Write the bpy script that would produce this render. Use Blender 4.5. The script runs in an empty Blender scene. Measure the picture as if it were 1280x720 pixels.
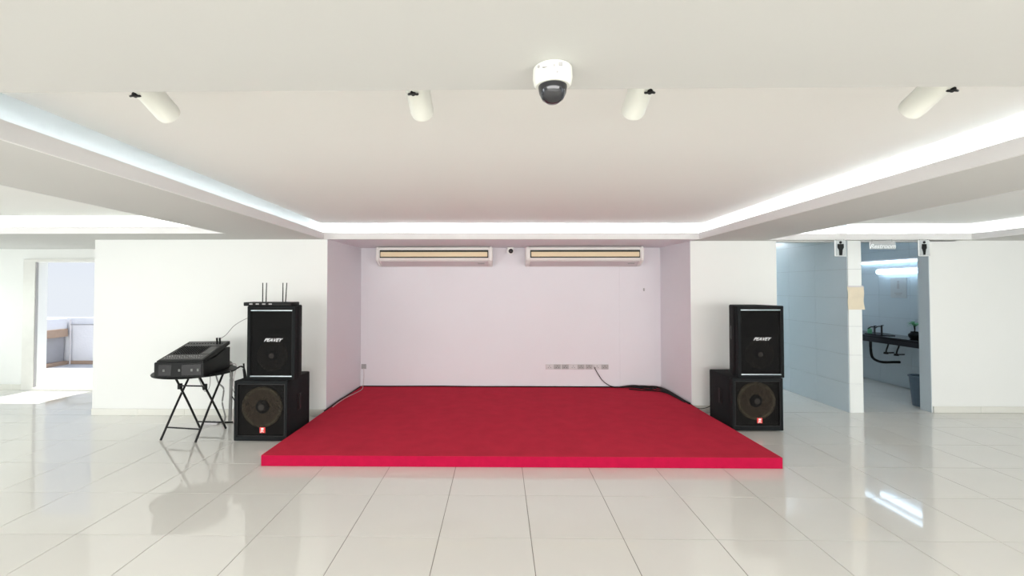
import bpy, bmesh, math, random
from mathutils import Vector, Matrix
random.seed(7)
S = bpy.context.scene
COL = S.collection
R = math.radians

# ------------------------------------------------------------------ camera
cam_d = bpy.data.cameras.new('camera'); cam = bpy.data.objects.new('camera', cam_d); COL.objects.link(cam)
cam_d.sensor_width = 36; cam_d.lens = 565/1280*36
cam_d.shift_x = 0.0192; cam_d.shift_y = -0.0102; cam_d.clip_start = 0.05; cam_d.clip_end = 200
cam.location = (0, 0, 1.64); cam.rotation_euler = (R(91.2), 0, R(0.87))
S.camera = cam
# ------------------------------------------------------------------ view, world, daylight
S.view_settings.view_transform = 'Standard'; S.view_settings.look = 'None'
S.view_settings.exposure = 0.50; S.view_settings.gamma = 1; S.view_settings.use_curve_mapping = False
W = bpy.data.worlds.new('sky'); S.world = W; W.use_nodes = True
wn = W.node_tree.nodes; wl = W.node_tree.links
bg = wn['Background']; tc = wn.new('ShaderNodeTexCoord'); sx = wn.new('ShaderNodeSeparateXYZ'); cr = wn.new('ShaderNodeValToRGB')
wl.new(tc.outputs['Generated'], sx.inputs[0]); wl.new(sx.outputs['Z'], cr.inputs[0]); wl.new(cr.outputs[0], bg.inputs[0])
cr.color_ramp.elements[0].position = 0.0; cr.color_ramp.elements[0].color = (.88, .93, 1, 1)
cr.color_ramp.elements[1].position = 0.6; cr.color_ramp.elements[1].color = (.50, .66, 1, 1)
bg.inputs[1].default_value = 0.66

def sun(name, energy, angle, d):
    l = bpy.data.lights.new(name, 'SUN'); l.energy = energy; l.angle = R(angle); l.color = (1, .96, .9)
    o = bpy.data.objects.new(name, l); COL.objects.link(o); o.location = (-7, 12, 9)
    o.rotation_euler = Vector(d).to_track_quat('-Z', 'Y').to_euler()
sun('sun', 5.0, 0.6, (-.04, -.49, -1))

def opening_light(name, loc, d, sx_, sy_, power, color):
    l = bpy.data.lights.new(name, 'AREA'); l.shape = 'RECTANGLE'; l.size = sx_; l.size_y = sy_; l.energy = power; l.color = color
    o = bpy.data.objects.new(name, l); COL.objects.link(o); o.location = loc
    o.rotation_euler = Vector(d).to_track_quat('-Z', 'Z').to_euler()
# daylight from the left windows; lights behind the camera and right are added fill
DAY = (.93, .98, 1.0)
opening_light('daylight_left', (-8.9, .9, 1.2), (1, 0, -.12), 6.6, 1.7, 150, DAY)
opening_light('daylight_annex', (-8.9, 6.45, 1.2), (1, 0, -.1), .9, 1.7, 8, (.90, 1, .92))
opening_light('daylight_fill_behind', (-.2, -4.9, 1.25), (0, 1, -.1), 15.0, 1.7, 425, (1, .985, .96))
opening_light('daylight_fill_right', (9.4, .5, 1.25), (-1, 0, 0), 6.0, 1.7, 45, DAY)

# ------------------------------------------------------------------ materials
MATS = {}
def mat(name, col, rough=.6, metal=0, spec=.5, noise=None, bump=None, emit=None, alpha=None):
    if name in MATS: return MATS[name]
    m = bpy.data.materials.new(name); m.use_nodes = True; n = m.node_tree.nodes; l = m.node_tree.links
    b = n['Principled BSDF']; b.inputs['Base Color'].default_value = (*col, 1); b.inputs['Roughness'].default_value = rough
    b.inputs['Metallic'].default_value = metal; b.inputs['Specular IOR Level'].default_value = spec
    t = n.new('ShaderNodeTexCoord')
    if noise:   # (scale, amount)
        nz = n.new('ShaderNodeTexNoise'); nz.inputs['Scale'].default_value = noise[0]; nz.inputs['Detail'].default_value = 4
        l.new(t.outputs['Object'], nz.inputs['Vector'])
        mx = n.new('ShaderNodeMixRGB'); l.new(nz.outputs['Fac'], mx.inputs[0])
        a = noise[1]
        mx.inputs[1].default_value = (*[c*(1-a) for c in col], 1); mx.inputs[2].default_value = (*[min(1, c*(1+a)) for c in col], 1)
        l.new(mx.outputs[0], b.inputs['Base Color'])
    if bump:    # (scale, strength)
        nb = n.new('ShaderNodeTexNoise'); nb.inputs['Scale'].default_value = bump[0]; nb.inputs['Detail'].default_value = 3
        l.new(t.outputs['Object'], nb.inputs['Vector'])
        bp = n.new('ShaderNodeBump'); bp.inputs['Strength'].default_value = bump[1]; bp.inputs['Distance'].default_value = .01
        l.new(nb.outputs['Fac'], bp.inputs['Height']); l.new(bp.outputs[0], b.inputs['Normal'])
    if emit:
        b.inputs['Emission Color'].default_value = (*emit[0], 1); b.inputs['Emission Strength'].default_value = emit[1]
    if alpha is not None: b.inputs['Alpha'].default_value = alpha
    MATS[name] = m; return m
wall_m = mat('painted_plaster', (.86, .875, .85), .55, noise=(1.5, .012), bump=(60, .05))
alcove_m = mat('alcove_plaster', (.80, .785, .825), .6, noise=(1.8, .02), bump=(60, .05))
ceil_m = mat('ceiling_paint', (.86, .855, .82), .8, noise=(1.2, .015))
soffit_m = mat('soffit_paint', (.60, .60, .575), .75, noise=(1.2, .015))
cove_m = mat('cove_white', (.9, .92, .93), .7, noise=(2, .01))
fascia_m = mat('fascia_paint', (.77, .765, .755), .7, noise=(3, .02))
grout_m = mat('floor_grout', (.27, .25, .21), .7, noise=(30, .1))
tile_m = mat('polished_porcelain', (.82, .81, .765), .045, spec=.55, noise=(2.2, .03))
skirt_m = mat('skirting_porcelain', (.76, .76, .70), .2, noise=(3, .03))
wtile_m = mat('shade_tinted_wall_tile', (.56, .64, .68), .22, noise=(2, .03))  # grey-blue tint puts the dim restroom shade into white tile
wtile_w = mat('white_wall_tile', (.86, .89, .87), .25, noise=(2, .02))
wgrout_m = mat('wall_grout', (.34, .38, .40), .8, noise=(20, .08))
red_top = mat('red_carpet', (.58, .03, .062), .95, spec=.1, noise=(7, .14), bump=(350, .5))
red_side = mat('red_carpet_skirt', (.50, .008, .055), .9, spec=.1, noise=(18, .14), bump=(350, .4))
black_carpet = mat('black_cabinet_covering', (.008, .010, .011), .8, spec=.25, noise=(60, .35), bump=(220, .4))
black_pl = mat('black_plastic', (.005, .006, .006), .5, spec=.25, noise=(25, .2))
black_mt = mat('black_painted_steel', (.012, .012, .013), .35, metal=.3, noise=(25, .2))
dark_baffle = mat('dark_baffle', (.018, .015, .012), .8, noise=(30, .2))
cone_m = mat('brown_paper_cone', (.12, .088, .056), .8, noise=(14, .15))
cone_r = mat('pale_cone_surround', (.16, .13, .08), .7, noise=(14, .1))
silver_m = mat('silver_bar', (.50, .58, .60), .3, metal=.7, noise=(20, .1))
logo_m = mat('white_logo', (.85, .87, .87), .4, noise=(40, .03))
red_badge = mat('red_badge', (.85, .06, .05), .4, noise=(30, .05))
ac_white = mat('white_housing', (.80, .78, .75), .35, noise=(4, .015))
ac_cream = mat('cream_louvre', (.80, .66, .42), .4, noise=(6, .04))
ac_dark = mat('dark_slot', (.035, .04, .03), .6, noise=(20, .15))
ac_under = mat('grey_pink_underside', (.62, .56, .57), .5, noise=(5, .03))
lamp_w = mat('white_lamp_can', (.84, .85, .78), .35, noise=(8, .01))
grey_pl = mat('grey_plastic', (.42, .41, .41), .5, noise=(30, .06))
pale_pl = mat('pale_plastic', (.66, .64, .65), .45, noise=(30, .05))
cable_w = mat('pale_cable', (.62, .55, .55), .5, noise=(30, .05))
cable_g = mat('grey_cable', (.27, .27, .26), .5, noise=(30, .08))
alu_m = mat('aluminium_frame', (.80, .80, .76), .4, metal=.15, noise=(10, .04))
granite_m = mat('black_granite', (.018, .015, .018), .15, noise=(120, .5))
leaf_m = mat('green_leaf', (.10, .36, .16), .5, noise=(20, .2))
soap_m = mat('green_soap', (.12, .40, .22), .3, noise=(20, .1))
bin_m = mat('grey_blue_bin', (.08, .12, .16), .4, noise=(20, .1))
paper_m = mat('beige_notice_paper', (.78, .70, .54), .8, noise=(9, .12))
poster_m = mat('pale_grey_poster', (.52, .55, .56), .6, noise=(8, .05))
brown_m = mat('brown_stone_edge', (.42, .30, .22), .7, noise=(20, .12))
render_m = mat('whitewashed_wall', (.78, .79, .82), .85, noise=(3, .06), bump=(25, .3))
dkrender_m = mat('grey_cement', (.40, .40, .42), .9, noise=(5, .12), bump=(30, .3))
balc_m = mat('balcony_paving', (.62, .62, .62), .8, noise=(6, .06))
sky_glass = mat('smoked_dome', (.01, .01, .014), .08, spec=.8, noise=(30, .2))
lens_m = mat('dark_lens', (.005, .005, .008), .05, spec=.8, noise=(30, .2))
led_m = mat('cove_led', (.9, .95, 1), .5, noise=(30, .01), emit=((.93, .97, 1.0), 42))
led_hi = mat('cove_led_strong', (.9, .95, 1), .5, noise=(30, .01), emit=((.96, 1, .97), 75))
led_lo = mat('cove_led_dim', (.9, .95, 1), .5, noise=(30, .01), emit=((.88, .97, 1.0), 11))
tube_m = mat('tube_lamp', (.9, .95, 1), .5, noise=(30, .01), emit=((.60, .80, 1.0), 3.8))
tube_s = mat('tube_lamp_soft', (.9, .95, 1), .5, noise=(30, .01), emit=((.62, .80, 1.0), 2.6))
def acrylic():
    m = bpy.data.materials.new('clear_acrylic'); m.use_nodes = True; n = m.node_tree.nodes; l = m.node_tree.links
    b = n['Principled BSDF']; b.inputs['Base Color'].default_value = (.85, .9, .9, 1); b.inputs['Roughness'].default_value = .1
    tr = n.new('ShaderNodeBsdfTransparent'); mx = n.new('ShaderNodeMixShader'); nz = n.new('ShaderNodeTexNoise'); nz.inputs['Scale'].default_value = 12
    mr = n.new('ShaderNodeMapRange'); mr.inputs[3].default_value = .35; mr.inputs[4].default_value = .5
    l.new(nz.outputs['Fac'], mr.inputs[0]); l.new(mr.outputs[0], mx.inputs[0]); l.new(tr.outputs[0], mx.inputs[1]); l.new(b.outputs[0], mx.inputs[2])
    l.new(mx.outputs[0], n['Material Output'].inputs[0]); return m
acrylic_m = acrylic()
def grille(nm='perforated_grille', lo=.42, hi=.75):
    m = bpy.data.materials.new(nm); m.use_nodes = True; n = m.node_tree.nodes; l = m.node_tree.links
    b = n['Principled BSDF']; b.inputs['Base Color'].default_value = (.006, .006, .006, 1); b.inputs['Roughness'].default_value = .7; b.inputs['Specular IOR Level'].default_value = .15
    tr = n.new('ShaderNodeBsdfTransparent'); mx = n.new('ShaderNodeMixShader')
    t = n.new('ShaderNodeTexCoord'); v = n.new('ShaderNodeTexVoronoi'); v.inputs['Scale'].default_value = 190
    mr = n.new('ShaderNodeMapRange'); mr.inputs[1].default_value = lo; mr.inputs[2].default_value = hi
    l.new(t.outputs['Object'], v.inputs['Vector']); l.new(v.outputs['Distance'], mr.inputs[0]); l.new(mr.outputs[0], mx.inputs[0])
    l.new(tr.outputs[0], mx.inputs[1]); l.new(b.outputs[0], mx.inputs[2]); l.new(mx.outputs[0], n['Material Output'].inputs[0]); return m
grille_m = grille(); grille_d = grille('dense_perforated_grille', .2, .6)

# ------------------------------------------------------------------ helpers
class MB:
    def __init__(s): s.bm = bmesh.new()
    def box(s, x0, x1, y0, y1, z0, z1, bev=0, seg=2):
        b = bmesh.new(); bmesh.ops.create_cube(b, size=1)
        for v in b.verts:
            v.co = Vector(((x0+x1)/2+v.co.x*(x1-x0), (y0+y1)/2+v.co.y*(y1-y0), (z0+z1)/2+v.co.z*(z1-z0)))
        if bev: bmesh.ops.bevel(b, geom=b.edges[:], offset=bev, segments=seg, affect='EDGES', profile=.5)
        s._add(b); return s
    def _add(s, b, M=None):
        if M is not None: bmesh.ops.transform(b, matrix=M, verts=b.verts)
        me = bpy.data.meshes.new('t'); b.to_mesh(me); b.free(); s.bm.from_mesh(me); bpy.data.meshes.remove(me)
    def obox(s, c, size, rot, bev=0):
        b = bmesh.new(); bmesh.ops.create_cube(b, size=1)
        for v in b.verts: v.co = Vector((v.co.x*size[0], v.co.y*size[1], v.co.z*size[2]))
        if bev: bmesh.ops.bevel(b, geom=b.edges[:], offset=bev, segments=2, affect='EDGES')
        s._add(b, Matrix.Translation(c) @ rot.to_4x4()); return s
    def prism(s, poly, z0, z1, bev=0):
        b = bmesh.new(); lo = [b.verts.new((x, y, z0)) for x, y in poly]; hi = [b.verts.new((x, y, z1)) for x, y in poly]; n = len(poly)
        b.faces.new(lo[::-1]); b.faces.new(hi)
        for i in range(n): b.faces.new((lo[i], lo[(i+1) % n], hi[(i+1) % n], hi[i]))
        bmesh.ops.recalc_face_normals(b, faces=b.faces)
        if bev: bmesh.ops.bevel(b, geom=b.edges[:], offset=bev, segments=2, affect='EDGES')
        s._add(b); return s
    def xprism(s, poly, x0, x1, bev=0):   # polygon in (y,z) extruded along x
        b = bmesh.new(); lo = [b.verts.new((x0, y, z)) for y, z in poly]; hi = [b.verts.new((x1, y, z)) for y, z in poly]; n = len(poly)
        b.faces.new(lo[::-1]); b.faces.new(hi)
        for i in range(n): b.faces.new((lo[i], lo[(i+1) % n], hi[(i+1) % n], hi[i]))
        bmesh.ops.recalc_face_normals(b, faces=b.faces)
        if bev: bmesh.ops.bevel(b, geom=b.edges[:], offset=bev, segments=3, affect='EDGES')
        s._add(b); return s
    def lathe(s, prof, M=None, n=32):     # prof: (r, z) about z
        b = bmesh.new(); rings = []
        for r, z in prof:
            if r < 1e-6: rings.append([b.verts.new((0, 0, z))])
            else: rings.append([b.verts.new((r*math.cos(2*math.pi*i/n), r*math.sin(2*math.pi*i/n), z)) for i in range(n)])
        for a, c in zip(rings, rings[1:]):
            for i in range(n):
                j = (i+1) % n
                if len(a) == 1 and len(c) == 1: continue
                if len(a) == 1: b.faces.new((a[0], c[i], c[j]))
                elif len(c) == 1: b.faces.new((a[i], a[j], c[0]))
                else: b.faces.new((a[i], a[j], c[j], c[i]))
        bmesh.ops.recalc_face_normals(b, faces=b.faces)
        s._add(b, M); return s
    def cyl(s, p0, p1, r0, r1=None, n=16):
        p0 = Vector(p0); p1 = Vector(p1); r1 = r0 if r1 is None else r1; L = (p1-p0).length
        M = Matrix.Translation(p0) @ (p1-p0).to_track_quat('Z', 'Y').to_matrix().to_4x4()
        return s.lathe([(0, 0), (r0, 0), (r1, L), (0, L)], M, n)
    def tube(s, pts, r, n=8, sub=6, sag=True):
        P = [Vector(p) for p in pts]
        if sub > 1 and len(P) > 2:
            Q = []
            E = [P[0]*2-P[1]] + P + [P[-1]*2-P[-2]]
            for i in range(1, len(E)-2):
                for k in range(sub):
                    t = k/sub; a, b_, c, d = E[i-1], E[i], E[i+1], E[i+2]
                    Q.append(.5*((2*b_)+(c-a)*t+(2*a-5*b_+4*c-d)*t*t+(3*b_-a-3*c+d)*t**3))
            Q.append(P[-1]); P = Q
        b = bmesh.new(); prev = None; up = Vector((0, 0, 1))
        first = None
        for i, p in enumerate(P):
            d = (P[min(i+1, len(P)-1)]-P[max(i-1, 0)]).normalized()
            u = d.cross(up)
            if u.length < .05: u = d.cross(Vector((1, 0, 0)))
            u.normalize(); w = d.cross(u)
            ring = [b.verts.new(p+u*r*math.cos(2*math.pi*k/n)+w*r*math.sin(2*math.pi*k/n)) for k in range(n)]
            if prev:
                for k in range(n): b.faces.new((prev[k], prev[(k+1) % n], ring[(k+1) % n], ring[k]))
            else: first = ring
            prev = ring
        b.faces.new(first); b.faces.new(prev[::-1])
        bmesh.ops.recalc_face_normals(b, faces=b.faces)
        s._add(b); return s
    def build(s, name, m, parent=None, smooth=False, loc=None):
        me = bpy.data.meshes.new(name); s.bm.to_mesh(me); s.bm.free(); me.materials.append(m)
        if smooth:
            for p in me.polygons: p.use_smooth = True
            try: me.set_sharp_from_angle(angle=R(40))
            except Exception: pass
        o = bpy.data.objects.new(name, me); COL.objects.link(o)
        if parent: o.parent = parent
        if loc: o.location = loc
        return o
def tag(o, label, cat, group=None):
    o['label'] = label; o['category'] = cat
    if group: o['group'] = group
    return o
def thing(name, label, cat, loc=(0, 0, 0), rz=0, group=None):
    o = bpy.data.objects.new(name, None); COL.objects.link(o); o.location = loc; o.rotation_euler = (0, 0, rz)
    o.empty_display_size = .1
    return tag(o, label, cat, group)
def struct(o): o['kind'] = 'structure'; return o
def text(body, size, m, parent, loc, rot=(R(90), 0, 0), shear=0, name='lettering', bold=0, sx_=1, label=None, extrude=.0008):
    c = bpy.data.curves.new('t', 'FONT'); c.body = body; c.size = size; c.align_x = 'CENTER'; c.align_y = 'CENTER'; c.shear = shear; c.extrude = extrude; c.offset = bold
    o = bpy.data.objects.new('t', c); COL.objects.link(o); bpy.context.view_layer.update()
    dg = bpy.context.evaluated_depsgraph_get(); me = bpy.data.meshes.new_from_object(o.evaluated_get(dg)); bpy.data.objects.remove(o)
    me.materials.clear(); me.materials.append(m)
    q = bpy.data.objects.new(name, me); COL.objects.link(q); q.parent = parent; q.location = loc; q.rotation_euler = rot; q.scale = (sx_, 1, 1)
    if label: q['label'] = label
    return q

# ================================================================== STRUCTURE
SF, LIP, UP, TOP = 2.25, 2.33, 2.46, 2.62
YL, YR, YA = 5.75, 6.02, 7.03            # left wall face, right wall face, alcove back
# ---- floor: grout bed, tiles in their own pieces
fl = MB(); fl.box(-9, 9.5, -5, 6.02, -.15, -.003); fl.box(-9, -5.22, 6.02, 7.15, -.15, -.003); fl.box(3.6, 9.5, 6.02, 9.0, -.15, -.003)
fl.box(-2.25, 2.6, 6.02, 7.1, -.15, -.003)
floor = struct(fl.build('floor', grout_m))
regions = [(-9, 9.5, -5, 5.75), (-9, -5.22, 5.75, 7.15), (2.6, 9.5, 5.75, 6.02), (3.66, 4.57, 6.02, 9.0), (4.755, 6.62, 6.02, 9.0)]
tx0, ty0, TS, G = .207, 2.99, .603, .0027
cache = {}; rest = MB(); cand = []
for (rx0, rx1, ry0, ry1) in regions:
    i0 = math.floor((rx0-tx0)/TS); i1 = math.ceil((rx1-tx0)/TS); j0 = math.floor((ry0-ty0)/TS); j1 = math.ceil((ry1-ty0)/TS)
    for j in range(j0, j1):
        for i in range(i0, i1):
            x0 = max(rx0, tx0+i*TS)+G; x1 = min(rx1, tx0+(i+1)*TS)-G; y0 = max(ry0, ty0+j*TS)+G; y1 = min(ry1, ty0+(j+1)*TS)-G
            if x1-x0 < .02 or y1-y0 < .02: continue
            if x0 > -2.16 and x1 < 2.5 and y0 > 4.16: continue      # wholly under the stage
            cx, cy = (x0+x1)/2, (y0+y1)/2
            vis = y1 > 2.45 and abs(cx) < cy*1.16+.4
            cand.append((vis, x0, x1, y0, y1))
nt = 0
for vis, x0, x1, y0, y1 in cand:
    if vis and nt < 300:
        key = (round(x1-x0, 3), round(y1-y0, 3))
        if key not in cache:
            a, c = key[0]/2, key[1]/2
            o = MB().box(-a, a, -c, c, -.010, 0).build('floor_tile', tile_m); cache[key] = o.data
        else:
            o = bpy.data.objects.new('floor_tile', cache[key]); COL.objects.link(o)
        o.parent = floor; o.location = ((x0+x1)/2, (y0+y1)/2, 0); nt += 1
    else: rest.box(x0, x1, y0, y1, -.010, 0)
ro = rest.build('distant_floor_tiles', tile_m, floor); ro['kind'] = 'stuff'

# ---- walls
w = MB().prism([(-5.22, YL), (-2.205, YL), (-2.163, YA), (-2.163, 7.3), (-5.22, 7.3)], 0, SF+.02)
wall_left = struct(w.build('wall_left', wall_m))
# thin linings of the alcove (more lilac in colour than the hall walls)
al = MB().prism([(-2.205, YL), (-2.200, YL), (-2.158, YA), (-2.163, YA)], .0, SF); al.build('alcove_lining', alcove_m, wall_left)
wb = struct(MB().box(-2.163, 2.52, YA, 7.3, 0, TOP).build('wall_back', alcove_m))
for a, b in ((-2.05, 1.855), (1.862, 2.40)):   # shallow plaster boards of the alcove back
    MB().box(a, b, YA-.006, YA, .11, 2.235, bev=.002).build('plaster_board', alcove_m, wb)
w = MB().prism([(2.535, YR), (3.66, YR), (3.66, 9.0), (2.498, 9.0), (2.498, YA)], 0, SF+.02)
wall_right = struct(w.build('wall_right', wall_m))
al = MB().prism([(2.530, YR), (2.535, YR), (2.498, YA), (2.493, YA)], .0, SF); al.build('alcove_lining', alcove_m, wall_right)
wrf = struct(MB().box(5.65, 9.5, YR, YR+.16, 0, SF+.02).build('wall_right_far', wall_m))
part = struct(MB().box(4.575, 4.75, 6.006, 9.0, 0, SF+.02).box(4.575, 4.75, 6.2, 9.0, SF+.02, TOP).build('wall_partition', wgrout_m))
th_ = .375
def tiled(parent, axis, pos, a0, a1, z1, step, m, out, n0=0):
    """tiles of step x th_ on a plane; axis 'x': plane x=pos, tiles along y; axis 'y': plane y=pos, tiles along x"""
    z = 0; meshes = {}
    while z < z1-.01:
        zt = min(z+th_, z1); a = a0
        while a < a1-.01:
            at = min(a+step, a1); k = (round(at-a, 3), round(zt-z, 3))
            if k not in meshes:
                h, v = k[0]/2-.0015, k[1]/2-.0015
                mb = MB()
                if axis == 'x': mb.box(-.004, .004, -h, h, -v, v)
                else: mb.box(-h, h, -.004, .004, -v, v)
                o = mb.build('wall_tile', m); meshes[k] = o.data
            else:
                o = bpy.data.objects.new('wall_tile', meshes[k]); COL.objects.link(o)
            o.parent = parent
            o.location = (pos+out*.004, (a+at)/2, (z+zt)/2) if axis == 'x' else ((a+at)/2, pos+out*.004, (z+zt)/2)
            a = at
        z = zt
tiled(part, 'x', 4.575, 6.006, 9.0, 2.5, .6, wtile_m, -1)
tiled(part, 'y', 6.006, 4.575, 4.75, SF, .6, wtile_w, -1)
side = struct(MB().box(6.62, 6.8, YR+.16, 9.0, 0, TOP).build('wall_washroom', wgrout_m))
tiled(side, 'x', 6.62, YR+.16, 9.0, 2.5, .6, wtile_m, -1)
jt = MB().box(5.642, 5.65, YR+.002, YR+.16, 0, SF); jt.build('jamb_lining', wtile_m, wrf)
struct(MB().box(3.66, 6.8, 9.0, 9.15, 0, TOP).build('wall_restroom_back', wtile_m))
# far left wall with the balcony doorway
fw = MB().box(-9, -7.40, 7.15, 7.3, 0, TOP); fw.box(-6.42, -5.22, 7.15, 7.3, 0, TOP); fw.box(-7.40, -6.42, 7.15, 7.3, 2.04, TOP)
struct(fw.build('wall_far_left', wall_m))
# unseen outer walls; right and front window openings added to hold the fill lights
def holed(name, axis, p0, p1, a0, a1, wins, z0=.35, z1=2.12):
    m = MB(); cur = a0
    def bx(c0, c1, q0, q1):
        if axis == 'x': m.box(p0, p1, c0, c1, q0, q1)
        else: m.box(c0, c1, p0, p1, q0, q1)
    bx(a0, a1, 0, z0); bx(a0, a1, z1, TOP)
    for c0, c1 in wins: bx(cur, c0, z0, z1); cur = c1
    bx(cur, a1, z0, z1)
    return struct(m.build(name, wall_m))
holed('wall_outer_left', 'x', -9.2, -9.0, -5.2, 7.3, [(-2.4, 4.2), (6.0, 6.9)])
holed('wall_outer_right', 'x', 9.5, 9.7, -5.2, 6.2, [(-2.5, 3.5)])
holed('wall_front', 'y', -5.2, -5.0, -9.2, 9.7, [(-7.7, 7.3)])
# ---- ceilings
def xl(y): return -1.965-.047*y
def xr(y): return 2.315+.040*y
YB = 1.385
def coffer(idx, c, gl, hi, led):
    """c: lip polygon CCW (4 pts). slot wall, raised panel and LED behind the lip"""
    def off(d):
        out = []; n = len(c)
        for i in range(n):
            p0 = Vector(c[i-1]); p1 = Vector(c[i]); p2 = Vector(c[(i+1) % n])
            e1 = (p1-p0).normalized(); e2 = (p2-p1).normalized(); n1 = Vector((e1.y, -e1.x)); n2 = Vector((e2.y, -e2.x))
            b = (n1+n2); k = d/max(.2, (1+n1.dot(n2))); out.append(tuple(p1+b*k))
        return out
    rj = off(-.004); ra = off(gl); wa = off(.24); wo = off(.27); la = off(.10); lb = off(.115); lc = off(.1165)
    pan = struct(MB().prism(ra, UP, TOP).build('ceiling', ceil_m)); n = len(c)
    up_ = off(.0); ui = off(.014)
    for k in range(n):      # upstand, slot wall and LED channel on each side
        j = (k+1) % n
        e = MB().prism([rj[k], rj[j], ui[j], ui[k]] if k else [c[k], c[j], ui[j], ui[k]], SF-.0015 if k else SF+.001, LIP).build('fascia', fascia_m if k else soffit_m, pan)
        MB().prism([wa[k], wa[j], wo[j], wo[k]], SF+.02, TOP).build('cove_wall', cove_m, pan)
        MB().prism([la[k], la[j], lb[j], lb[k]], SF+.025, SF+.055).build('light_channel', alu_m, pan)
        lm = led[k] if isinstance(led, (list, tuple)) else led
        if lm: MB().prism([lb[k], lb[j], lc[j], lc[k]], SF+.03, SF+.052).build('light_strip', lm, pan)
    return pan
C1 = [(xl(YB), YB), (xr(YB), YB), (xr(5.78), 5.78), (xl(5.70), 5.70)]
coffer(1, C1, .05, None, [None, led_m, led_m, led_lo])
C2 = [(-8.6, 1.6), (-2.92, 1.6), (-3.13, 5.08), (-8.6, 5.08)]
coffer(2, C2, .04, None, [None, led_hi, led_hi, led_hi])
C3 = [(3.22, 1.6), (6.06, 1.6), (6.06, 5.88), (3.47, 5.88)]
coffer(3, C3, .04, None, [None, led_m, led_m, led_m])
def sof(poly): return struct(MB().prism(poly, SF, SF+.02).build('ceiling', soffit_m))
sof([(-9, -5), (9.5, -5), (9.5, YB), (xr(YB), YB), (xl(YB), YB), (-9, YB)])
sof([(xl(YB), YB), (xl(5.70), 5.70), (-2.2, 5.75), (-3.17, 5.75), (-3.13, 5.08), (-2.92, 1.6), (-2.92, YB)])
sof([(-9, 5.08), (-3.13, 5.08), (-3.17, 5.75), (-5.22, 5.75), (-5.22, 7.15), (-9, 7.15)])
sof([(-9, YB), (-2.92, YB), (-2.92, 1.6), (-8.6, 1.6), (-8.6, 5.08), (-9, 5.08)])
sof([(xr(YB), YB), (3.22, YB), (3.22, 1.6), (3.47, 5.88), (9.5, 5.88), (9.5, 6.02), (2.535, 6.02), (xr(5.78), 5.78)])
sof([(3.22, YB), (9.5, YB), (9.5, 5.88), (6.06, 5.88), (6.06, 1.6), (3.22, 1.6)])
struct(MB().prism([(xl(5.70), 5.70), (xr(5.78), 5.78), (2.53, 6.02), (2.495, YA), (-2.163, YA), (-2.205, 5.75)], SF, SF+.02).build('ceiling', alcove_m))
struct(MB().box(3.66, 6.62, 6.18, 9.0, 2.5, 2.52).build('ceiling', soffit_m))
struct(MB().prism([(3.66, 6.02), (6.0, 6.02), (6.0, 6.18), (3.66, 6.18)], SF-.01, SF+.02).build('trim_1', fascia_m))
struct(MB().box(3.5, 6.8, 6.16, 6.2, SF+.02, TOP).box(3.5, 3.66, 6.2, 9.0, SF+.02, TOP).box(-5.3, 2.6, 7.2, 7.3, SF+.02, TOP).build('wall_upper', soffit_m))
rf = MB().box(-9.2, 9.7, -5.2, 7.3, TOP, TOP+.12); rf.box(2.4, 6.95, 7.3, 9.15, TOP, TOP+.12)
struct(rf.build('ceiling_slab', soffit_m))
# ---- skirtings
def skirting(name, x0, x1, y, h, m=skirt_m):
    p = struct(MB().box(x0, x1, y-.006, y, .0, h-.004).build(name, wgrout_m))
    x = x0; k = 0
    while x < x1-.02:
        xe = min(x0+TS*(math.floor((x-x0)/TS+1e-4)+1), x1)
        MB().box(x+.001, xe-.001, y-.014, y-.004, .001, h, bev=.0015, seg=1).build('skirting_tile', m, p); x = xe
skirting('baseboard_left', -5.22, -2.206, YL, .085)
skirting('baseboard_right', 5.66, 9.4, YR, .085)
skirting('baseboard_alcove_right', 2.56, 3.66, YR, .085)
skirting('baseboard_far_left', -9, -7.62, 7.15, .085)
# ---- doorway to the balcony
d1 = struct(MB().box(-7.60, -7.41, 7.10, 7.16, 0, 2.085, bev=.004).build('door_1', alu_m))
MB().box(-7.41, -6.22, 7.10, 7.16, 2.04, 2.085, bev=.004).build('door_head', alu_m, d1)
MB().box(-6.42, -6.22, 7.10, 7.16, 0, 2.04, bev=.004).build('door_jamb', alu_m, d1)
MB().box(-7.41, -6.42, 7.08, 7.30, 0, .045, bev=.004).build('threshold', alu_m, d1)
MB().box(-7.410, -7.398, 7.11, 7.14, .045, 2.04).build('rubber_seal', grey_pl, d1)
# ---- balcony outside
struct(MB().box(-11, -4, 7.3, 9.75, -.15, 0).build('floor_balcony', balc_m))
struct(MB().box(-11, -4, 9.55, 9.75, 0, .985).build('wall_balcony', render_m))
bs = MB().box(-9.16, -4, 9.50, 9.55, 0, .07, bev=.005); struct(bs.build('baseboard_balcony', brown_m))
ct = thing('masonry_counter', 'whitewashed masonry counter with brown edge outside the balcony doorway', 'counter', (-9.7, 8.6, 0))
MB().box(-.5, .44, -1.2, .90, 0, .59).build('body', dkrender_m, ct)
MB().box(-.5, .53, -1.2, .90, .59, .755, bev=.006).build('stone_edge', brown_m, ct)
MB().box(-.5, .51, -1.2, .90, .755, .98, bev=.01).build('upper_block', render_m, ct)
MB().box(.44, .54, -1.2, .90, 0, .075, bev=.006).build('base_ledge', brown_m, ct)
rl = thing('wall_railing', 'thin grey pipe rail along the balcony wall outside the doorway', 'railing', (-9.12, 9.50, 0))
MB().cyl((0, 0, .842), (4.6, 0, .842), .012, n=10).build('rail', grey_pl, rl)
MB().cyl((0, 0, .0), (0, 0, .95), .014, n=10).build('post', pale_pl, rl)

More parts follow.
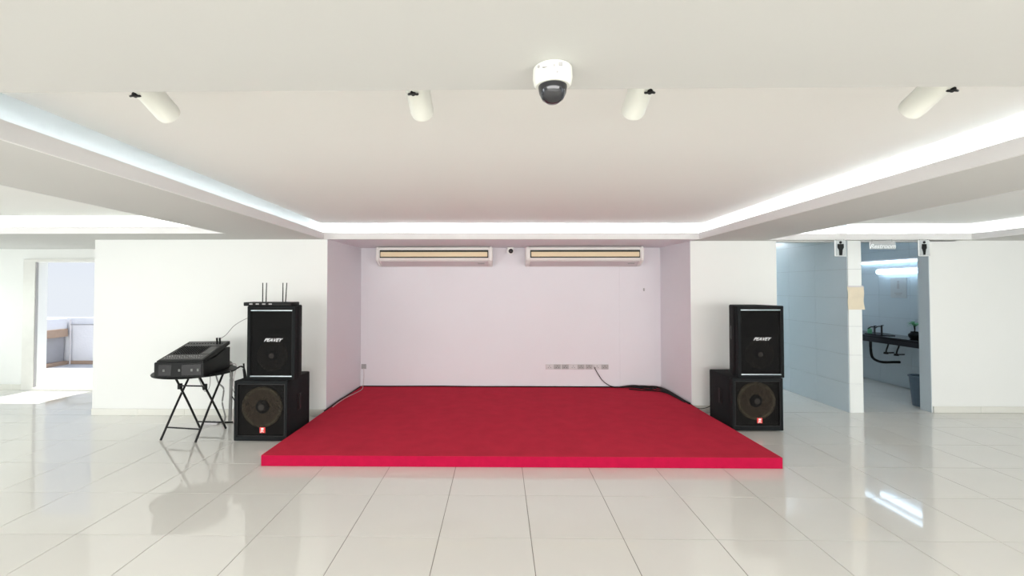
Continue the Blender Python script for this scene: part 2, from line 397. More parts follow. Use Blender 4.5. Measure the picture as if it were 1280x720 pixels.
# ================================================================== STAGE
st = thing('stage', 'low wide stage covered in bright red carpet in front of the alcove', 'stage', (0, 4.14, 0))
F = [(-2.18, 0), (2.555, .01), (2.49, 2.888), (-2.153, 2.888)]
Fi = [(-2.165, .014), (2.540, .024), (2.478, 2.886), (-2.140, 2.886)]
MB().prism(Fi, 0, .096).build('core', red_side, st)
# carpet top is a fine grid with gentle ripples
gb = MB(); b = gb.bm; nx, ny = 90, 60; vs = []
for j in range(ny+1):
    v = j/ny; row = []
    for i in range(nx+1):
        u = i/nx
        xa = F[0][0]*(1-v)+F[3][0]*v; xb = F[1][0]*(1-v)+F[2][0]*v
        y = (F[0][1]*(1-u)+F[1][1]*u)*(1-v)+2.887*v
        z = .1+.0018*math.sin(u*31+v*5)*math.sin(v*17+u*3)*min(1, v*8)
        row.append(b.verts.new((xa+(xb-xa)*u, y, z)))
    vs.append(row)
for j in range(ny):
    for i in range(nx): b.faces.new((vs[j][i], vs[j][i+1], vs[j+1][i+1], vs[j+1][i]))
for a, c_ in ((vs[0], 'f'),):
    lo = [b.verts.new((q.co.x, q.co.y+.003, .088)) for q in a]
    for i in range(nx): b.faces.new((a[i+1], a[i], lo[i], lo[i+1]))
gb.build('carpet_top', red_top, st, smooth=True)
sk = MB(); sk.prism([(-2.18, 0), (2.555, .01), (2.552, .02), (-2.177, .012)], .002, .097)
sk.prism([(-2.18, 0), (-2.168, 0), (-2.143, 2.886), (-2.153, 2.886)], .002, .097)
sk.prism([(2.543, .01), (2.555, .01), (2.49, 2.886), (2.478, 2.886)], .002, .097)
sk.build('carpet_skirt', red_side, st)

# ================================================================== AIR CONDITIONERS
def aircon(label, x0, x1):
    t = thing('air_conditioner', label, 'air conditioner', ((x0+x1)/2, 6.86, 1.955), group='air conditioners above the stage'); h = (x1-x0)/2
    P = [(-.14, .285), (-.16, .265), (-.16, .10), (-.14, .072), (-.01, .005), (.165, 0), (.165, .29)]
    MB().xprism(P, -h+.05, h-.05, bev=.004).build('housing', ac_white, t, smooth=True)
    Pe = [(-.145, .29), (-.168, .27), (-.168, .092), (-.142, .062), (-.01, 0), (.165, 0), (.165, .295)]
    for s in (-1, 1): MB().xprism(Pe, min(s*h, s*(h-.055)), max(s*h, s*(h-.055)), bev=.012).build('end_cap', ac_white, t, smooth=True)
    MB().obox((0, -.075, .036), (2*h-.13, .142, .004), Matrix.Rotation(R(-27.3), 3, 'X')).build('underside_panel', ac_under, t)
    MB().box(-h+.06, h-.06, -.166, -.155, .118, .236, bev=.004).build('outlet_frame', ac_dark, t)
    lv = MB().box(-h+.075, h-.075, -.185, -.166, .134, .205, bev=.006).build('louvre', ac_cream, t)
    MB().obox((h-.17, -.090, .036), (.10, .03, .006), Matrix.Rotation(R(-27.3), 3, 'X'), bev=.002).build('badge', grey_pl, t)
aircon('white ceiling-hung air conditioner with cream louvre, left of the small bullet camera', -1.84, -.10)
aircon('white ceiling-hung air conditioner with cream louvre, right of the small bullet camera', .40, 2.14)
# bullet camera between them
t = thing('bullet_camera', 'small white security camera with black eye between the two air conditioners', 'security camera', (.17, 6.93, 2.25))
MB().box(-.05, .05, -.03, .05, -.02, 0, bev=.008).build('mount', ac_white, t, smooth=True)
MB().cyl((0, .05, -.055), (0, -.05, -.06), .052, n=20).build('body', ac_white, t, smooth=True)
MB().lathe([(0, .035), (.02, .03), (.034, .012), (.036, 0)], Matrix.Translation((.008, -.048, -.062)) @ Matrix.Rotation(R(98), 4, 'X'), 20).build('lens', lens_m, t, smooth=True)

# ================================================================== SPOT LAMPS
def spot(label, x, sd):
    t = thing('spot_lamp', label, 'lamp', (x, 1.68, UP), group='white can spot lamps')
    tilt = R(24); M = Matrix.Translation((0, -.0, -.145)) @ Matrix.Rotation(R(90)+tilt, 4, 'X')
    M = Matrix.Translation((0, -.06, -.107)) @ Vector((0, math.cos(tilt), -math.sin(tilt))).to_track_quat('Z', 'Y').to_matrix().to_4x4()
    MB().lathe([(0, -.11), (.036, -.11), (.043, -.104), (.044, .10), (.041, .112), (.036, .112), (.034, .07), (0, .07)], M, 36).build('can', lamp_w, t, smooth=True)
    b = MB()
    q = M @ Vector((0, 0, -.035))
    e = sd*.018
    b.tube([(e-.014, q.y, q.z-.040), (e-.015, q.y-.012, q.z-.048), (e, q.y-.02, q.z-.050), (e+.015, q.y-.012, q.z-.048), (e+.014, q.y, q.z-.040)], .004)
    b.cyl((e, q.y-.012, q.z-.044), (e, q.y+.004, q.z-.030), .010)
    b.build('hinge', black_mt, t, smooth=True)
    MB().cyl((0, 0, 0), (0, 0, -.012), .05, n=24).build('ceiling_plate', lamp_w, t, smooth=True)
    MB().cyl((0, 0, -.012), (0, -.02, -.085), .012, n=12).build('stem', lamp_w, t, smooth=True)
spot('white can spot lamp leaning out at far left, nearest the left cove', -1.28, -1)
spot('white can spot lamp left of the dome camera, second from the left', -.295, -.5)
spot('white can spot lamp just right of the dome camera', .51, 1)
spot('white can spot lamp at far right, nearest the right cove', 1.555, 1)

# ================================================================== DOME CAMERA
t = thing('dome_camera', 'white dome security camera with smoked black dome on the near ceiling', 'security camera', (.149, 1.25, 2.25))
MB().lathe([(0, 0), (.050, 0), (.054, -.004), (.055, -.030), (.052, -.046), (.046, -.052), (.040, -.052), (0, -.05)], None, 48).build('base', lamp_w, t, smooth=True)
MB().lathe([(.0395, -.048), (.040, -.056), (.037, -.072), (.029, -.088), (.015, -.098), (0, -.100)], None, 40).build('dome', sky_glass, t, smooth=True)
MB().box(.010, .020, -.0565, -.053, -.020, -.011).build('printed_mark', grey_pl, t)
MB().box(-.004, .000, -.0560, -.053, -.022, -.016).build('printed_mark', grey_pl, t)
MB().box(-.033, -.020, -.0525, -.046, -.022, -.0205).build('printed_mark', grey_pl, t)
MB().cyl((.006, -.052, -.036), (.006, -.0555, -.0362), .003, n=10).build('screw', grey_pl, t)
MB().cyl((-.040, -.036, -.014), (-.0425, -.0385, -.014), .004, n=10).build('screw', grey_pl, t)

# ================================================================== LOUDSPEAKERS
def ring(mb, r0, r1, x, z, y, d, n=40):
    mb.lathe([(r0, 0), (r1, 0), (r1, d), (r0, d), (r0, 0)], Matrix.Translation((x, y, z)) @ Matrix.Rotation(R(90), 4, 'X'), n)
def woofer(t, x, z, y, r):
    M = Matrix.Translation((x, y, z)) @ Matrix.Rotation(R(90), 4, 'X')
    w_ = MB().lathe([(r*.86, .024), (r*.6, .016), (r*.34, .008), (r*.30, .006), (0, .006)], M, 40).build('woofer', cone_m, t, smooth=True)
    MB().lathe([(r, .0), (r, .022), (r*.93, .032), (r*.85, .024), (r*.85, 0)], M, 40).build('surround', cone_r, w_, smooth=True)
    MB().lathe([(r*.34, .008), (r*.26, .028), (r*.12, .040), (0, .044)], M, 32).build('dust_cap', dark_baffle, w_, smooth=True)
def subwoofer(label, x, y, h=.64, hs=1):
    t = thing('subwoofer', label, 'loudspeaker', (x, y, 0), group='subwoofers on the floor'); a = .285
    cb = MB().box(-a, a, .055, .57, .012, h, bev=.012)
    for q in ((-a, -a+.03, .012, h), (a-.03, a, .012, h), (-a+.02, a-.02, h-.035, h), (-a+.02, a-.02, .012, .06)):
        cb.box(q[0], q[1], 0, .08, q[2], q[3], bev=.008)
    cb.build('cabinet', black_carpet, t, smooth=True)
    MB().box(-a+.028, a-.028, .05, .056, .055, h-.03).build('baffle', dark_baffle, t)
    woofer(t, 0, h*.56, .05, .215)
    g_ = MB().box(-a+.032, a-.032, .012, .014, .062, h-.038); g_.build('grille', grille_m, t)
    f = MB()
    for q in ((-a+.028, -a+.036, .058, h-.034), (a-.036, a-.028, .058, h-.034), (-a+.028, a-.028, h-.042, h-.034), (-a+.028, a-.028, .058, .066)):
        f.box(q[0], q[1], .006, .016, q[2], q[3], bev=.001, seg=1)
    f.build('grille_frame', black_mt, t)
    bd = MB().box(-.03, .03, .004, .012, .095, .155, bev=.003).build('badge', red_badge, t, loc=(.02, 0, 0)); bd['label'] = 'red square badge'
    text('JBL', .026, logo_m, bd, (0, .0035, .112), bold=.001)
    MB().box(-.014, .014, .0028, .005, .128, .148).build('emblem', logo_m, bd)
    for s in (-1, 1):
        hd = MB().box(min(s*(a-.002), s*(a+.003)), max(s*(a-.002), s*(a+.003)), .24, .34, h*.56-.09, h*.56+.09, bev=.001, seg=1).build('handle_cup', black_pl, t)
        MB().box(min(s*a, s*(a+.012)), max(s*a, s*(a+.012)), .282, .298, h*.56-.085, h*.56+.085, bev=.003).build('handle_bar', black_mt, hd)
    for fx in (-.24, .24):
        for fy in (.07, .50): MB().cyl((fx, fy, 0), (fx, fy, .014), .02, n=14).build('foot', black_pl, t)
    return t
def fullrange(label, x, y, z, h, cc=0):
    t = thing('speaker_cabinet', label, 'loudspeaker', (x, y, z), group='upper loudspeakers'); a = .26
    cb = MB().prism([(-a, .06), (a, .06), (a, .12), (a-.10, .40), (-a+.10, .40), (-a, .12)], 0, h, bev=.008)
    for q in ((-a, -a+.035, 0, h), (a-.035, a, 0, h), (-a+.02, a-.02, h-.03, h), (-a+.02, a-.02, 0, .03)):
        cb.box(q[0], q[1], 0, .09, q[2], q[3], bev=.007)
    cb.build('cabinet', black_carpet, t, smooth=True)
    MB().box(-a+.033, a-.033, .05, .062, .028, h-.028).build('baffle', dark_baffle, t)
    woofer(t, 0, h*.32, .05, .165)
    hn = MB(); hz = h*.76
    for k in range(5):
        e = .012*k; hn.box(-.19+e, .19-e, .046-.0, .052+.001*k, hz-.10+e, hz+.10-e)
    hn.build('horn', black_pl, t)
    MB().box(-.06, .06, .043, .0455, hz-.03, hz+.03, bev=.001, seg=1).build('horn_throat', dark_baffle, t)
    MB().box(-a+.035, a-.035, .014, .016, .05, h-.05).build('grille', grille_d, t)
    for zz in (.036, h-.048): MB().box(-a+.035, a-.02, .004, .016, zz-.0065, zz+.0065, bev=.003).build('trim_bar', silver_m, t, smooth=True)
    MB().box(a-.036, a-.030, .004, .016, .04, h-.05, bev=.001, seg=1).build('grille_edge', black_mt, t)
    lg = text('PEAVEY', .050, logo_m, t, (.01, .012, h*.535), shear=.55, bold=.0006, sx_=1.1, label='white slanted lettering')
    for s in (-1, 1):
        MB().obox((s*(a-.048), .25, h*.6), (.006, .09, .16), Matrix.Rotation(s*R(19.7), 3, 'Z'), bev=.002).build('handle_cup', black_pl, t)
    return t
subwoofer('large black subwoofer on the floor beside the round folding table', -2.528, 4.775, .645)
fullrange('black upper loudspeaker stacked on the left subwoofer, under the wireless receiver', -2.452, 4.83, .645, .79)
subwoofer('large black subwoofer on the floor right of the stage, by the restrooms', 2.935, 5.20, .605)
fullrange('black upper loudspeaker stacked on the right subwoofer, nothing on top', 2.99, 5.22, .605, .82)

# wireless receiver
t = thing('wireless_receiver', 'flat black wireless microphone receiver with four antennas on the left speaker', 'receiver', (-2.49, 4.83, 1.436))
MB().box(-.265, .255, 0, .20, 0, .040, bev=.008).build('body', black_pl, t, smooth=True)
for k, x in enumerate((-.20, -.13, -.06, .01)): MB().box(x, x+.035, -.002, .003, .014, .028, bev=.001, seg=1).build('display', grey_pl, t)
for k, (x, dx) in enumerate(((-.098, 0), (-.060, .004), (.125, 0), (.155, .012))):
    an = MB().cyl((x, .08, .036), (x+dx, .08, .250), .0055, .0045, 10); an.build('antenna', black_pl, t, smooth=True)

# ================================================================== FOLDING TABLE
t = thing('folding_table', 'round black folding table on crossed legs carrying the mixer', 'table', (-3.39, 5.02, 0), rz=0)
MB().lathe([(0, .685), (.385, .685), (.402, .69), (.407, .70), (.402, .708), (0, .71)], None, 64).build('tabletop', black_pl, t, smooth=True)
def L(x, y): return x+3.39, y-5.02
f1 = [(L(-3.61, 4.80), L(-3.57, 5.24)), (L(-3.195, 4.74), L(-3.16, 5.18))]
f2 = [(L(-3.49, 5.25), L(-3.47, 4.80)), (L(-3.165, 5.22), L(-3.19, 4.78))]
for (a, b_) in f1+f2: MB().tube([(a[0], a[1], .006), ((a[0]+b_[0])/2, (a[1]+b_[1])/2, .36), (b_[0], b_[1], .688)], .0115, n=10).build('leg', black_mt, t, smooth=True)
def onleg(f, z): a, b_ = f; k = z/.688; return (a[0]+(b_[0]-a[0])*k, a[1]+(b_[1]-a[1])*k, z)
for f, z in ((f1, .12), (f1, .64), (f2, .57), (f2, .09)): MB().cyl(onleg(f[0], z), onleg(f[1], z), .008, n=10).build('crossbar', black_mt, t, smooth=True)
for f in f2: q = onleg(f, .55); MB().box(q[0]-.016, q[0]+.016, q[1]-.02, q[1]+.02, .53, .59, bev=.004).build('hinge', black_pl, t)

# mixer
dkg = mat('dull_grey_metal', (.16, .17, .16), .5, noise=(30, .15))
t = thing('mixing_console', 'black audio mixing console with sloped panel on the round folding table', 'mixer', (-3.29, 4.62, .711), rz=R(7))
MB().xprism([(0, 0), (.58, 0), (.58, .235), (.50, .235), (.20, .160), (0, .155)], -.245, .235, bev=.005).build('case', black_pl, t, smooth=True)
MB().box(-.20, -.08, -.003, .002, .02, .13, bev=.002).build('front_panel', black_mt, t)
MB().box(.02, .21, -.003, .002, .02, .13, bev=.002).build('front_panel', black_mt, t)
for x in (-.15, .0, .12, .18): MB().box(x-.010, x+.010, -.007, 0, .06, .085, bev=.002).build('latch', dkg, t)
bd = MB().xprism([(.0, .158), (.0, .172), (.60, .300), (.60, .262), (.30, .19), (.12, .158)], -.222, .225, bev=.004).build('mixer_body', black_pl, t, smooth=True)
pang = math.atan2(.128, .60); PM = Matrix.Rotation(pang, 3, 'X')
def onp(x, y, h=0): return Vector((x, 0, .172))+PM @ Vector((0, y, h))
def pan(name, x0, x1, y0, y1, hh, m, lab=None):
    o = MB().obox(onp((x0+x1)/2, (y0+y1)/2, hh/2), (x1-x0, y1-y0, hh), PM, bev=.001).build(name, m, t)
    if lab: o['label'] = lab
    return o
dark_grey = mat('dark_grey_panel', (.085, .085, .085), .5, noise=(30, .2))
pan('fader_panel', -.20, .20, .03, .17, .003, dark_grey)
pan('channel_panel', -.18, .10, .19, .42, .003, black_mt)
pan('side_panel', .11, .20, .19, .42, .003, dark_grey)
pan('rear_panel', -.20, .21, .44, .59, .003, dark_grey)
fk = MB()
for k in range(15):
    for m_ in (0, 1): fk.obox(onp(-.18+k*.024, .06+.05*m_+.02*random.random(), .006), (.008, .010, .008), PM, bev=.002)
o = fk.build('fader_knobs', grey_pl, t); o['kind'] = 'stuff'
rk = MB()
for i in range(11):
    for j in range(8):
        p = onp(-.165+i*.025, .205+j*.029, 0); q = onp(-.165+i*.025, .205+j*.029, .014); rk.cyl(p, q, .007, .006, 8)
o = rk.build('rotary_knobs', black_pl, t); o['kind'] = 'stuff'
jk = MB()
for i in range(13): jk.cyl(onp(-.18+i*.03, .52, 0), onp(-.18+i*.03, .52, .01), .009, n=8)
o = jk.build('input_jacks', black_mt, t); o['kind'] = 'stuff'
for x in (.135, .165): MB().cyl(onp(x, .50, .0), onp(x+.003, .50, .075), .009, .011, 12).build('cable_plug', black_pl, t, smooth=True)

# ================================================================== CABLES
def cable(label, pts, r, m=black_pl, cat='cable', name='cable'):
    return tag(MB().tube(pts, r, n=6).build(name, m, None, smooth=True), label, cat)
cable('thin dark cable rising from the mixer to the left upper loudspeaker', [(-3.20, 5.13, 1.04), (-3.10, 5.10, 1.10), (-2.95, 5.0, 1.21), (-2.80, 4.97, 1.29), (-2.70, 4.96, 1.31)], .0035, cable_g)
cable('black cable looping from the table edge down onto the left subwoofer', [(-2.98, 5.12, .716), (-2.93, 5.10, .74), (-2.88, 5.08, .72), (-2.845, 5.06, .62), (-2.83, 5.05, .5), (-2.826, 5.05, .42)], .009)
cable('grey bundle of cables hanging straight down behind the folding table legs', [(-3.27, 5.25, .732), (-3.265, 5.40, .735), (-3.26, 5.47, .70), (-3.26, 5.475, .55), (-3.255, 5.46, .3), (-3.255, 5.45, .022)], .019, cable_g, name='cable_bundle')
cable('pale thin cable dangling beside the grey bundle under the table', [(-3.21, 5.24, .718), (-3.20, 5.39, .72), (-3.19, 5.455, .68), (-3.22, 5.45, .48), (-3.17, 5.44, .3), (-3.21, 5.43, .12), (-3.19, 5.42, .007)], .005, cable_w)
cable('grey cable hanging under the middle of the round table', [(-3.600, 5.30, .674), (-3.570, 5.34, .55), (-3.510, 5.36, .40), (-3.450, 5.36, .46), (-3.420, 5.32, .674)], .004, cable_g)
cable('twisted grey cable hanging between the rear table legs', [(-3.400, 5.36, .674), (-3.360, 5.38, .50), (-3.300, 5.39, .42), (-3.320, 5.40, .25), (-3.270, 5.38, .08), (-3.300, 5.36, .006)], .009, cable_g)
cable('black cable lying on the floor from under the table to the left subwoofer', [(-3.50, 5.45, .009), (-3.35, 5.44, .009), (-3.1, 5.46, .009), (-2.9, 5.5, .006), (-2.78, 5.5, .006), (-2.6, 5.5, .006)], .009)
cable('black cable swinging from the grey bundle to the back of the left subwoofer', [(-3.220, 5.43, .32), (-3.150, 5.40, .24), (-3.080, 5.3, .19), (-2.816, 5.22, .17)], .006)
cable('pale thin cable curving down beside the left subwoofer', [(-2.99, 5.0, .712), (-2.955, 4.99, .62), (-2.95, 4.98, .52), (-2.90, 4.99, .40), (-2.86, 4.99, .25), (-2.85, 4.99, .006)], .004, cable_g)
ps = thing('power_strip', 'small pale power strip on the floor behind the table', 'power strip', (-3.46, 5.39, 0))
MB().box(-.10, .10, -.025, .025, 0, .035, bev=.006).build('body', pale_pl, ps, smooth=True)
for k in range(3): MB().box(-.08+.055*k, -.045+.055*k, -.015, .015, .034, .037).build('socket', grey_pl, ps)
for k, (px, py) in enumerate(((-2.80, 4.95), (-2.775, 4.90))):
    cable(('black cable plug standing up on the left subwoofer corner', 'shorter black cable plug on the left subwoofer corner')[k], [(px, py, .646), (px-.005, py, .72-.02*k), (px-.012, py, .80-.05*k)], .008)
cable('small black and white cable hanging on the right side of the left upper speaker', [(-2.235, 5.0, 1.27), (-2.225, 4.99, 1.22), (-2.218, 4.97, 1.12), (-2.222, 4.96, 1.06)], .008, black_pl)
cable('black cable lying on the floor from the left subwoofer to the alcove corner', [(-2.235, 5.40, .03), (-2.215, 5.50, .010), (-2.213, 5.60, .010), (-2.22, 5.715, .010)], .007)
cable('black cable running along the left alcove wall on the red carpet', [(-2.165, 5.60, .106), (-2.16, 5.78, .107), (-2.165, 6.1, .107), (-2.15, 6.5, .107), (-2.14, 6.97, .107)], .009)
cable('pale thin cable from the left alcove socket across the red carpet', [(-2.105, 7.02, .38), (-2.10, 7.012, .24), (-2.105, 6.99, .12), (-2.06, 6.80, .107), (-2.07, 6.60, .107), (-2.12, 6.30, .107), (-2.135, 6.0, .107), (-2.13, 5.78, .107)], .0045, cable_w)
cable('dark cable lying along the back edge of the red stage', [(-2.12, 7.0, .107), (-1.6, 7.0, .107), (-.9, 7.0, .111), (-.4, 6.99, .107), (.4, 7.0, .107), (1.2, 6.99, .108), (1.75, 7.0, .107), (2.0, 6.99, .107)], .008)
cable('dark cable hanging from the socket row down to the stage', [(1.46, 7.006, .41), (1.52, 7.0, .30), (1.60, 7.0, .19), (1.70, 6.995, .125), (1.79, 6.985, .108)], .006)
for k in range(4):
    cable(('thickest black cable of the tangle in the right stage corner', 'looped black cable in the tangle in the right stage corner', 'front black cable of the tangle in the right stage corner', 'black cable of the tangle lying against the right alcove wall')[k],
          [[(1.85, 6.98, .108), (2.05, 6.95, .135), (2.2, 6.96, .12), (2.38, 6.9, .13), (2.45, 6.7, .11), (2.48, 6.3, .11), (2.50, 6.0, .108)],
           [(1.75, 6.97, .108), (2.0, 6.90, .125), (2.22, 6.80, .118), (2.36, 6.88, .125), (2.2, 6.97, .13), (2.0, 6.96, .12), (2.3, 6.84, .125), (2.43, 6.6, .118)],
           [(1.95, 6.86, .108), (2.1, 6.78, .108), (2.28, 6.74, .110), (2.40, 6.62, .114), (2.45, 6.35, .112), (2.47, 6.1, .108)],
           [(2.45, 6.98, .11), (2.466, 6.7, .125), (2.47, 6.4, .125), (2.487, 6.1, .115), (2.495, 6.0, .108)]][k], (.014, .009, .008, .010)[k])
cable('thin black cable sagging from the right alcove corner to the right subwoofer', [(2.50, 5.99, .112), (2.57, 5.92, .07), (2.64, 5.84, .10), (2.70, 5.76, .17), (2.73, 5.71, .22), (2.74, 5.66, .25)], .0045)
cable('second grey cable lying on the floor beside the right subwoofer', [(2.60, 5.95, .006), (2.68, 5.90, .02), (2.72, 5.84, .05), (2.76, 5.775, .10)], .003, cable_g)

# ================================================================== SOCKETS
t = thing('socket_row', 'long row of grey electrical outlets low on the alcove back wall', 'outlets', (1.20, 7.024, .41))
MB().box(-.485, .485, -.010, 0, -.040, .040, bev=.003).build('backing_plate', pale_pl, t)
for k in range(8):
    x = -.425+k*.1215; o = MB().box(x-.052, x+.052, -.018, -.008, -.034, .034, bev=.003).build('socket', grey_pl if k % 3 else pale_pl, t)
    hs = MB()
    for dx, dz in ((-.018, -.010), (.018, -.010), (0, .014)): hs.cyl((x+dx, -.0175, dz), (x+dx, -.0195, dz), .0055, n=8)
    hs.build('socket_holes', black_pl, o)
t = thing('wall_socket', 'small grey single outlet at the left end of the alcove back wall', 'outlet', (-2.105, 7.03, .405))
MB().box(-.038, .038, -.010, 0, -.038, .038, bev=.004).build('plate', grey_pl, t)
MB().cyl((0, -.008, 0), (0, -.032, -.004), .022, n=16).build('plug', grey_pl, t, smooth=True)
t = thing('wall_bracket', 'tiny grey screw bracket high on the right of the alcove wall', 'bracket', (2.235, 7.024, 1.60))
MB().box(-.012, .012, -.008, 0, -.022, .022, bev=.003).build('plate', grey_pl, t)
MB().cyl((0, -.006, .004), (0, -.022, .0), .006, n=10).build('screw', grey_pl, t)

# ================================================================== RESTROOM SIGNS
def figure(t, woman=False):
    b = MB()
    b.lathe([(0, -.002), (.0165, -.002), (.0165, .002), (0, .002)], Matrix.Translation((.003, -.006, .178)) @ Matrix.Rotation(R(90), 4, 'X'), 20)
    if woman: P = [(-.026, .156), (.030, .156), (.034, .10), (.024, .094), (.018, .05), (.014, .018), (-.010, .018), (-.012, .05), (-.024, .094), (-.031, .10)]
    else: P = [(-.036, .158), (.042, .158), (.044, .112), (.028, .082), (.022, .014), (-.014, .014), (-.018, .082), (-.036, .112)]
    bb = bmesh.new(); f0 = [bb.verts.new((x, -.008, z)) for x, z in P]; f1_ = [bb.verts.new((x, -.004, z)) for x, z in P]
    bb.faces.new(f0); bb.faces.new(f1_[::-1])
    for i in range(len(P)): j = (i+1) % len(P); bb.faces.new((f0[j], f0[i], f1_[i], f1_[j]))
    b._add(bb); b.build('pictogram', black_pl, t)
for lab, x, wom, wd in (('clear hanging sign with a black standing man over the left restroom opening', 4.36, False, .15),
                        ('clear hanging sign with a slimmer black figure by the right washroom jamb', 5.415, True, .15)):
    t = thing('restroom_sign', lab, 'sign', (x, 5.84, 2.032), group='hanging restroom signs')
    MB().box(-.075, .075, -.003, .003, 0, .205, bev=.001, seg=1).build('acrylic_plate', acrylic_m, t)
    MB().box(-.075, -.060, -.0045, -.003, 0, .205).build('white_edge', logo_m, t)
    MB().box(-.075, .075, -.0045, -.003, 0, .006).build('white_edge', logo_m, t)
    figure(t, wom)
    for s in (-.05, .05): MB().cyl((s, 0, .205), (s, 0, .219), .003, n=8).build('hook', grey_pl, t)
t = thing('washroom_name_sign', 'clear hanging sign with slanted white lettering above the washroom doorway', 'sign', (4.895, 5.84, 2.125))
MB().box(-.165, .165, -.003, .003, 0, .092, bev=.001, seg=1).build('acrylic_plate', acrylic_m, t)
MB().box(-.165, -.155, -.0045, -.003, 0, .092).build('white_edge', logo_m, t)
MB().box(-.155, .14, -.0040, -.003, .07, .085).build('grey_band', grey_pl, t)
text('Restroom', .080, logo_m, t, (.0, -.005, .034), shear=.35, bold=.001)
for s in (-.13, .12): MB().cyl((s, 0, .092), (s, 0, .126), .003, n=8).build('hook', grey_pl, t)

# notice on pillar
t = thing('paper_notice', 'blank beige paper notice stuck on the white pillar between the restrooms', 'notice', (4.665, 5.995, 1.345))
nb = MB(); b = nb.bm; vv = []
for j in range(9):
    row = []
    for i in range(9):
        u = i/8-.5; v = j/8; x = u*(.215-.012*math.sin(v*3.1))+.004*(1-v)
        row.append(b.verts.new((x, -.012*abs(u)*2*(.5+.5*math.cos(v*9)), v*.30)))
    vv.append(row)
for j in range(8):
    for i in range(8): b.faces.new((vv[j][i], vv[j][i+1], vv[j+1][i+1], vv[j+1][i]))
r = bmesh.ops.extrude_face_region(b, geom=b.faces[:]); bmesh.ops.translate(b, vec=(0, .0015, 0), verts=[v for v in r['geom'] if isinstance(v, bmesh.types.BMVert)])
nb.build('sheet', paper_m, t, smooth=True)
MB().box(-.10, .10, -.002, .001, .293, .312).build('tape', pale_pl, t)

# ================================================================== WASHROOM
t = thing('washroom_counter', 'black granite washroom counter fixed along the tiled side wall', 'counter', (6.36, 7.6, .74))
MB().box(-.24, .25, -1.4, 1.38, .075, .11, bev=.004).build('worktop', granite_m, t)
MB().box(-.24, -.21, -1.4, 1.38, 0, .09, bev=.003).build('front_apron', granite_m, t)
for y in (-1.2, .0, 1.2): MB().box(-.2, .25, y-.02, y+.02, 0, .075).build('support', grey_pl, t)
t = thing('soap_bottle', 'small green soap bottle on the black washroom counter', 'bottle', (6.30, 7.80, .85))
MB().lathe([(0, 0), (.03, 0), (.032, .01), (.032, .07), (.012, .09), (.012, .105), (0, .105)], None, 20).build('body', soap_m, t, smooth=True)
MB().tube([(0, 0, .10), (0, 0, .13), (-.035, 0, .13)], .005).build('pump', pale_pl, t)
for lab, y, h in (('black faucet on the washroom counter, farther of the two', 7.70, .13), ('black faucet on the washroom counter, nearer the plant', 7.56, .15)):
    t = thing('faucet', lab, 'faucet', (6.30, y, .85))
    MB().cyl((0, 0, 0), (0, 0, h), .013, n=12).build('pillar', black_mt, t, smooth=True)
    MB().tube([(0, 0, h-.01), (-.06, 0, h-.01), (-.11, 0, h-.04)], .009).build('spout', black_mt, t, smooth=True)
    MB().box(-.01, .03, -.008, .008, h, h+.014, bev=.003).build('lever', black_mt, t)
t = thing('basin', 'low dark basin rim set into the washroom counter', 'basin', (6.33, 7.64, .85))
MB().lathe([(.20, 0), (.205, .012), (.19, .014), (.17, .004), (.0, .002)], Matrix.Diagonal((.75, 1.2, 1, 1)), 36).build('bowl', granite_m, t, smooth=True)
t = thing('potted_plant', 'small green plant in a black pot on the washroom counter', 'plant', (6.30, 6.97, .85))
MB().lathe([(0, 0), (.050, 0), (.075, .04), (.075, .07), (.045, .10), (.045, .115), (.035, .115), (.03, .09), (0, .09)], None, 24).build('pot', black_pl, t, smooth=True)
MB().tube([(0, 0, .09), (.004, 0, .15), (-.004, 0, .21)], .009).build('stem', black_pl, t)
for k in range(14):
    a = k*2.4; r = .05+.03*random.random(); z = .17+.06*random.random()
    lf = MB(); b = lf.bm; d = Vector((math.cos(a), math.sin(a), 0)); s_ = Vector((-d.y, d.x, 0)); o0 = Vector((0, 0, z)); ln = .09
    up2 = Vector((0, 0, .035+.03*random.random()))
    P = [o0, o0+d*ln*.45+s_*.022+up2*.9, o0+d*ln+up2*.4, o0+d*ln*.45-s_*.022+up2*.9]
    q1 = [b.verts.new(p) for p in P]; q2 = [b.verts.new(p-Vector((0, 0, .002))) for p in P]
    b.faces.new(q1); b.faces.new(q2[::-1])
    for i in range(4): j = (i+1) % 4; b.faces.new((q1[i], q2[i], q2[j], q1[j]))
    lf.build('leaf', leaf_m, t)
t = thing('drain_pipe', 'curved black drain pipe under the washroom counter', 'pipe', (6.40, 7.75, .36))
MB().tube([(.0, .16, .36), (0, .16, .22), (0, .13, .08), (0, .02, .03), (0, -.12, .03), (.10, -.16, .04), (.21, -.16, .04)], .020, n=12).build('pipe', black_pl, t, smooth=True)
for lab, y in (('dark stop valve under the counter beside the drain pipe', 7.70), ('dark stop valve under the counter farther from the drain pipe, nearest the bin', 7.50)):
    t = thing('stop_valve', lab, 'valve', (6.50, y, .54))
    MB().tube([(.11, 0, .0), (0, 0, 0), (-.03, -.02, .04), (-.03, -.06, .14), (-.03, -.06, .20)], .011).build('pipe', black_mt, t, smooth=True)
    MB().lathe([(0, 0), (.035, 0), (.03, .03), (.0, .04)], Matrix.Translation((-.02, 0, -.02)), 16).build('valve_body', black_mt, t, smooth=True)
t = thing('waste_bin', 'tall grey-blue waste bin just inside the washroom doorway', 'bin', (5.84, 6.36, 0))
MB().lathe([(0, 0), (.105, 0), (.14, .40), (.148, .405), (.145, .415), (.130, .41), (.098, .012), (0, .012)], None, 32).build('body', bin_m, t, smooth=True)
MB().lathe([(.142, .395), (.152, .40), (.152, .412), (.142, .416)], None, 32).build('rim', bin_m, t, smooth=True)
t = thing('wall_poster', 'pale grey framed notice with a small figure on the washroom wall', 'poster', (6.608, 7.58, 1.46))
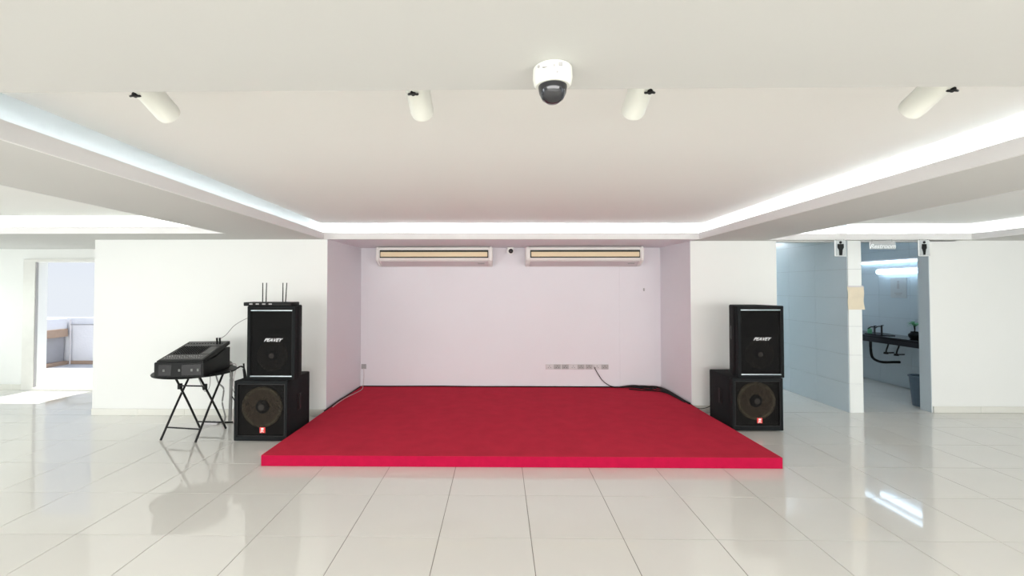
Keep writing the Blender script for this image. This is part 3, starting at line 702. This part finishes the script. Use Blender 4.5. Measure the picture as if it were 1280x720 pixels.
MB().box(-.008, .0, -.15, .15, 0, .34, bev=.002).build('board', poster_m, t)
MB().box(-.010, -.008, -.02, .02, .15, .24).build('printed_figure', grey_pl, t)
MB().cyl((-.008, 0, .265), (-.0105, 0, .265), .018, n=14).build('printed_head', grey_pl, t)
MB().box(-.010, -.008, -.07, .07, .07, .082).build('printed_line', grey_pl, t)
MB().box(-.010, -.008, -.05, .05, .045, .055).build('printed_line', grey_pl, t)
t = thing('tube_lamp', 'bright thick white tube lamp low on the washroom side wall', 'lamp', (6.55, 7.25, 1.90))
MB().box(.0, .062, -.68, .68, .04, .075, bev=.003).build('batten', pale_pl, t)
MB().cyl((-.0, -.66, 0), (-.0, .66, 0), .042, n=20).build('tube', tube_m, t, smooth=True)
t = thing('tube_lamp', 'thin long white tube lamp higher on the washroom side wall', 'lamp', (6.57, 7.45, 2.065))
MB().box(.0, .042, -1.1, .92, .02, .05, bev=.003).build('batten', pale_pl, t)
MB().cyl((-.0, -1.08, 0), (-.0, .90, 0), .018, n=16).build('tube', tube_m, t, smooth=True)

# unseen ceiling lamps added to brighten the two restrooms
for lab, x, y, pw in (('added square fill lamp, out of view in the left restroom corridor', 3.85, 8.7, 17), ('added square fill lamp, out of view in the washroom', 5.2, 8.6, 9)):
    t = thing('restroom_fill_lamp', lab, 'lamp', (x, y, 2.5), group='added restroom fill lamps')
    MB().box(-.15, .15, -.15, .15, -.03, 0, bev=.004).build('housing', pale_pl, t)
    l = bpy.data.lights.new('restroom_fill_light', 'AREA'); l.size = .28; l.energy = pw; l.color = (.80, .91, 1)
    o = bpy.data.objects.new('restroom_fill_light', l); COL.objects.link(o); o.parent = t; o.location = (0, 0, -.033)

for lab, x in (('added square fill panel over the unseen hall, far left above the camera', -5.6), ('added square fill panel over the unseen hall, left of the camera', -2.2),
               ('added square fill panel over the unseen hall, right of the camera', 2.2), ('added square fill panel over the unseen hall, far right above the camera', 5.6)):
    t = thing('hall_fill_panel', lab, 'lamp', (x, -.3, 2.25), group='added hall fill panels')  # unseen panel added to lift the light on floor and ceiling
    MB().box(-.3, .3, -.3, .3, -.012, 0, bev=.003).build('housing', pale_pl, t)
    l = bpy.data.lights.new('hall_fill_light', 'AREA'); l.size = .56; l.energy = 26; l.color = (1, .97, .92)
    o = bpy.data.objects.new('hall_fill_light', l); COL.objects.link(o); o.parent = t; o.location = (0, 0, -.015)
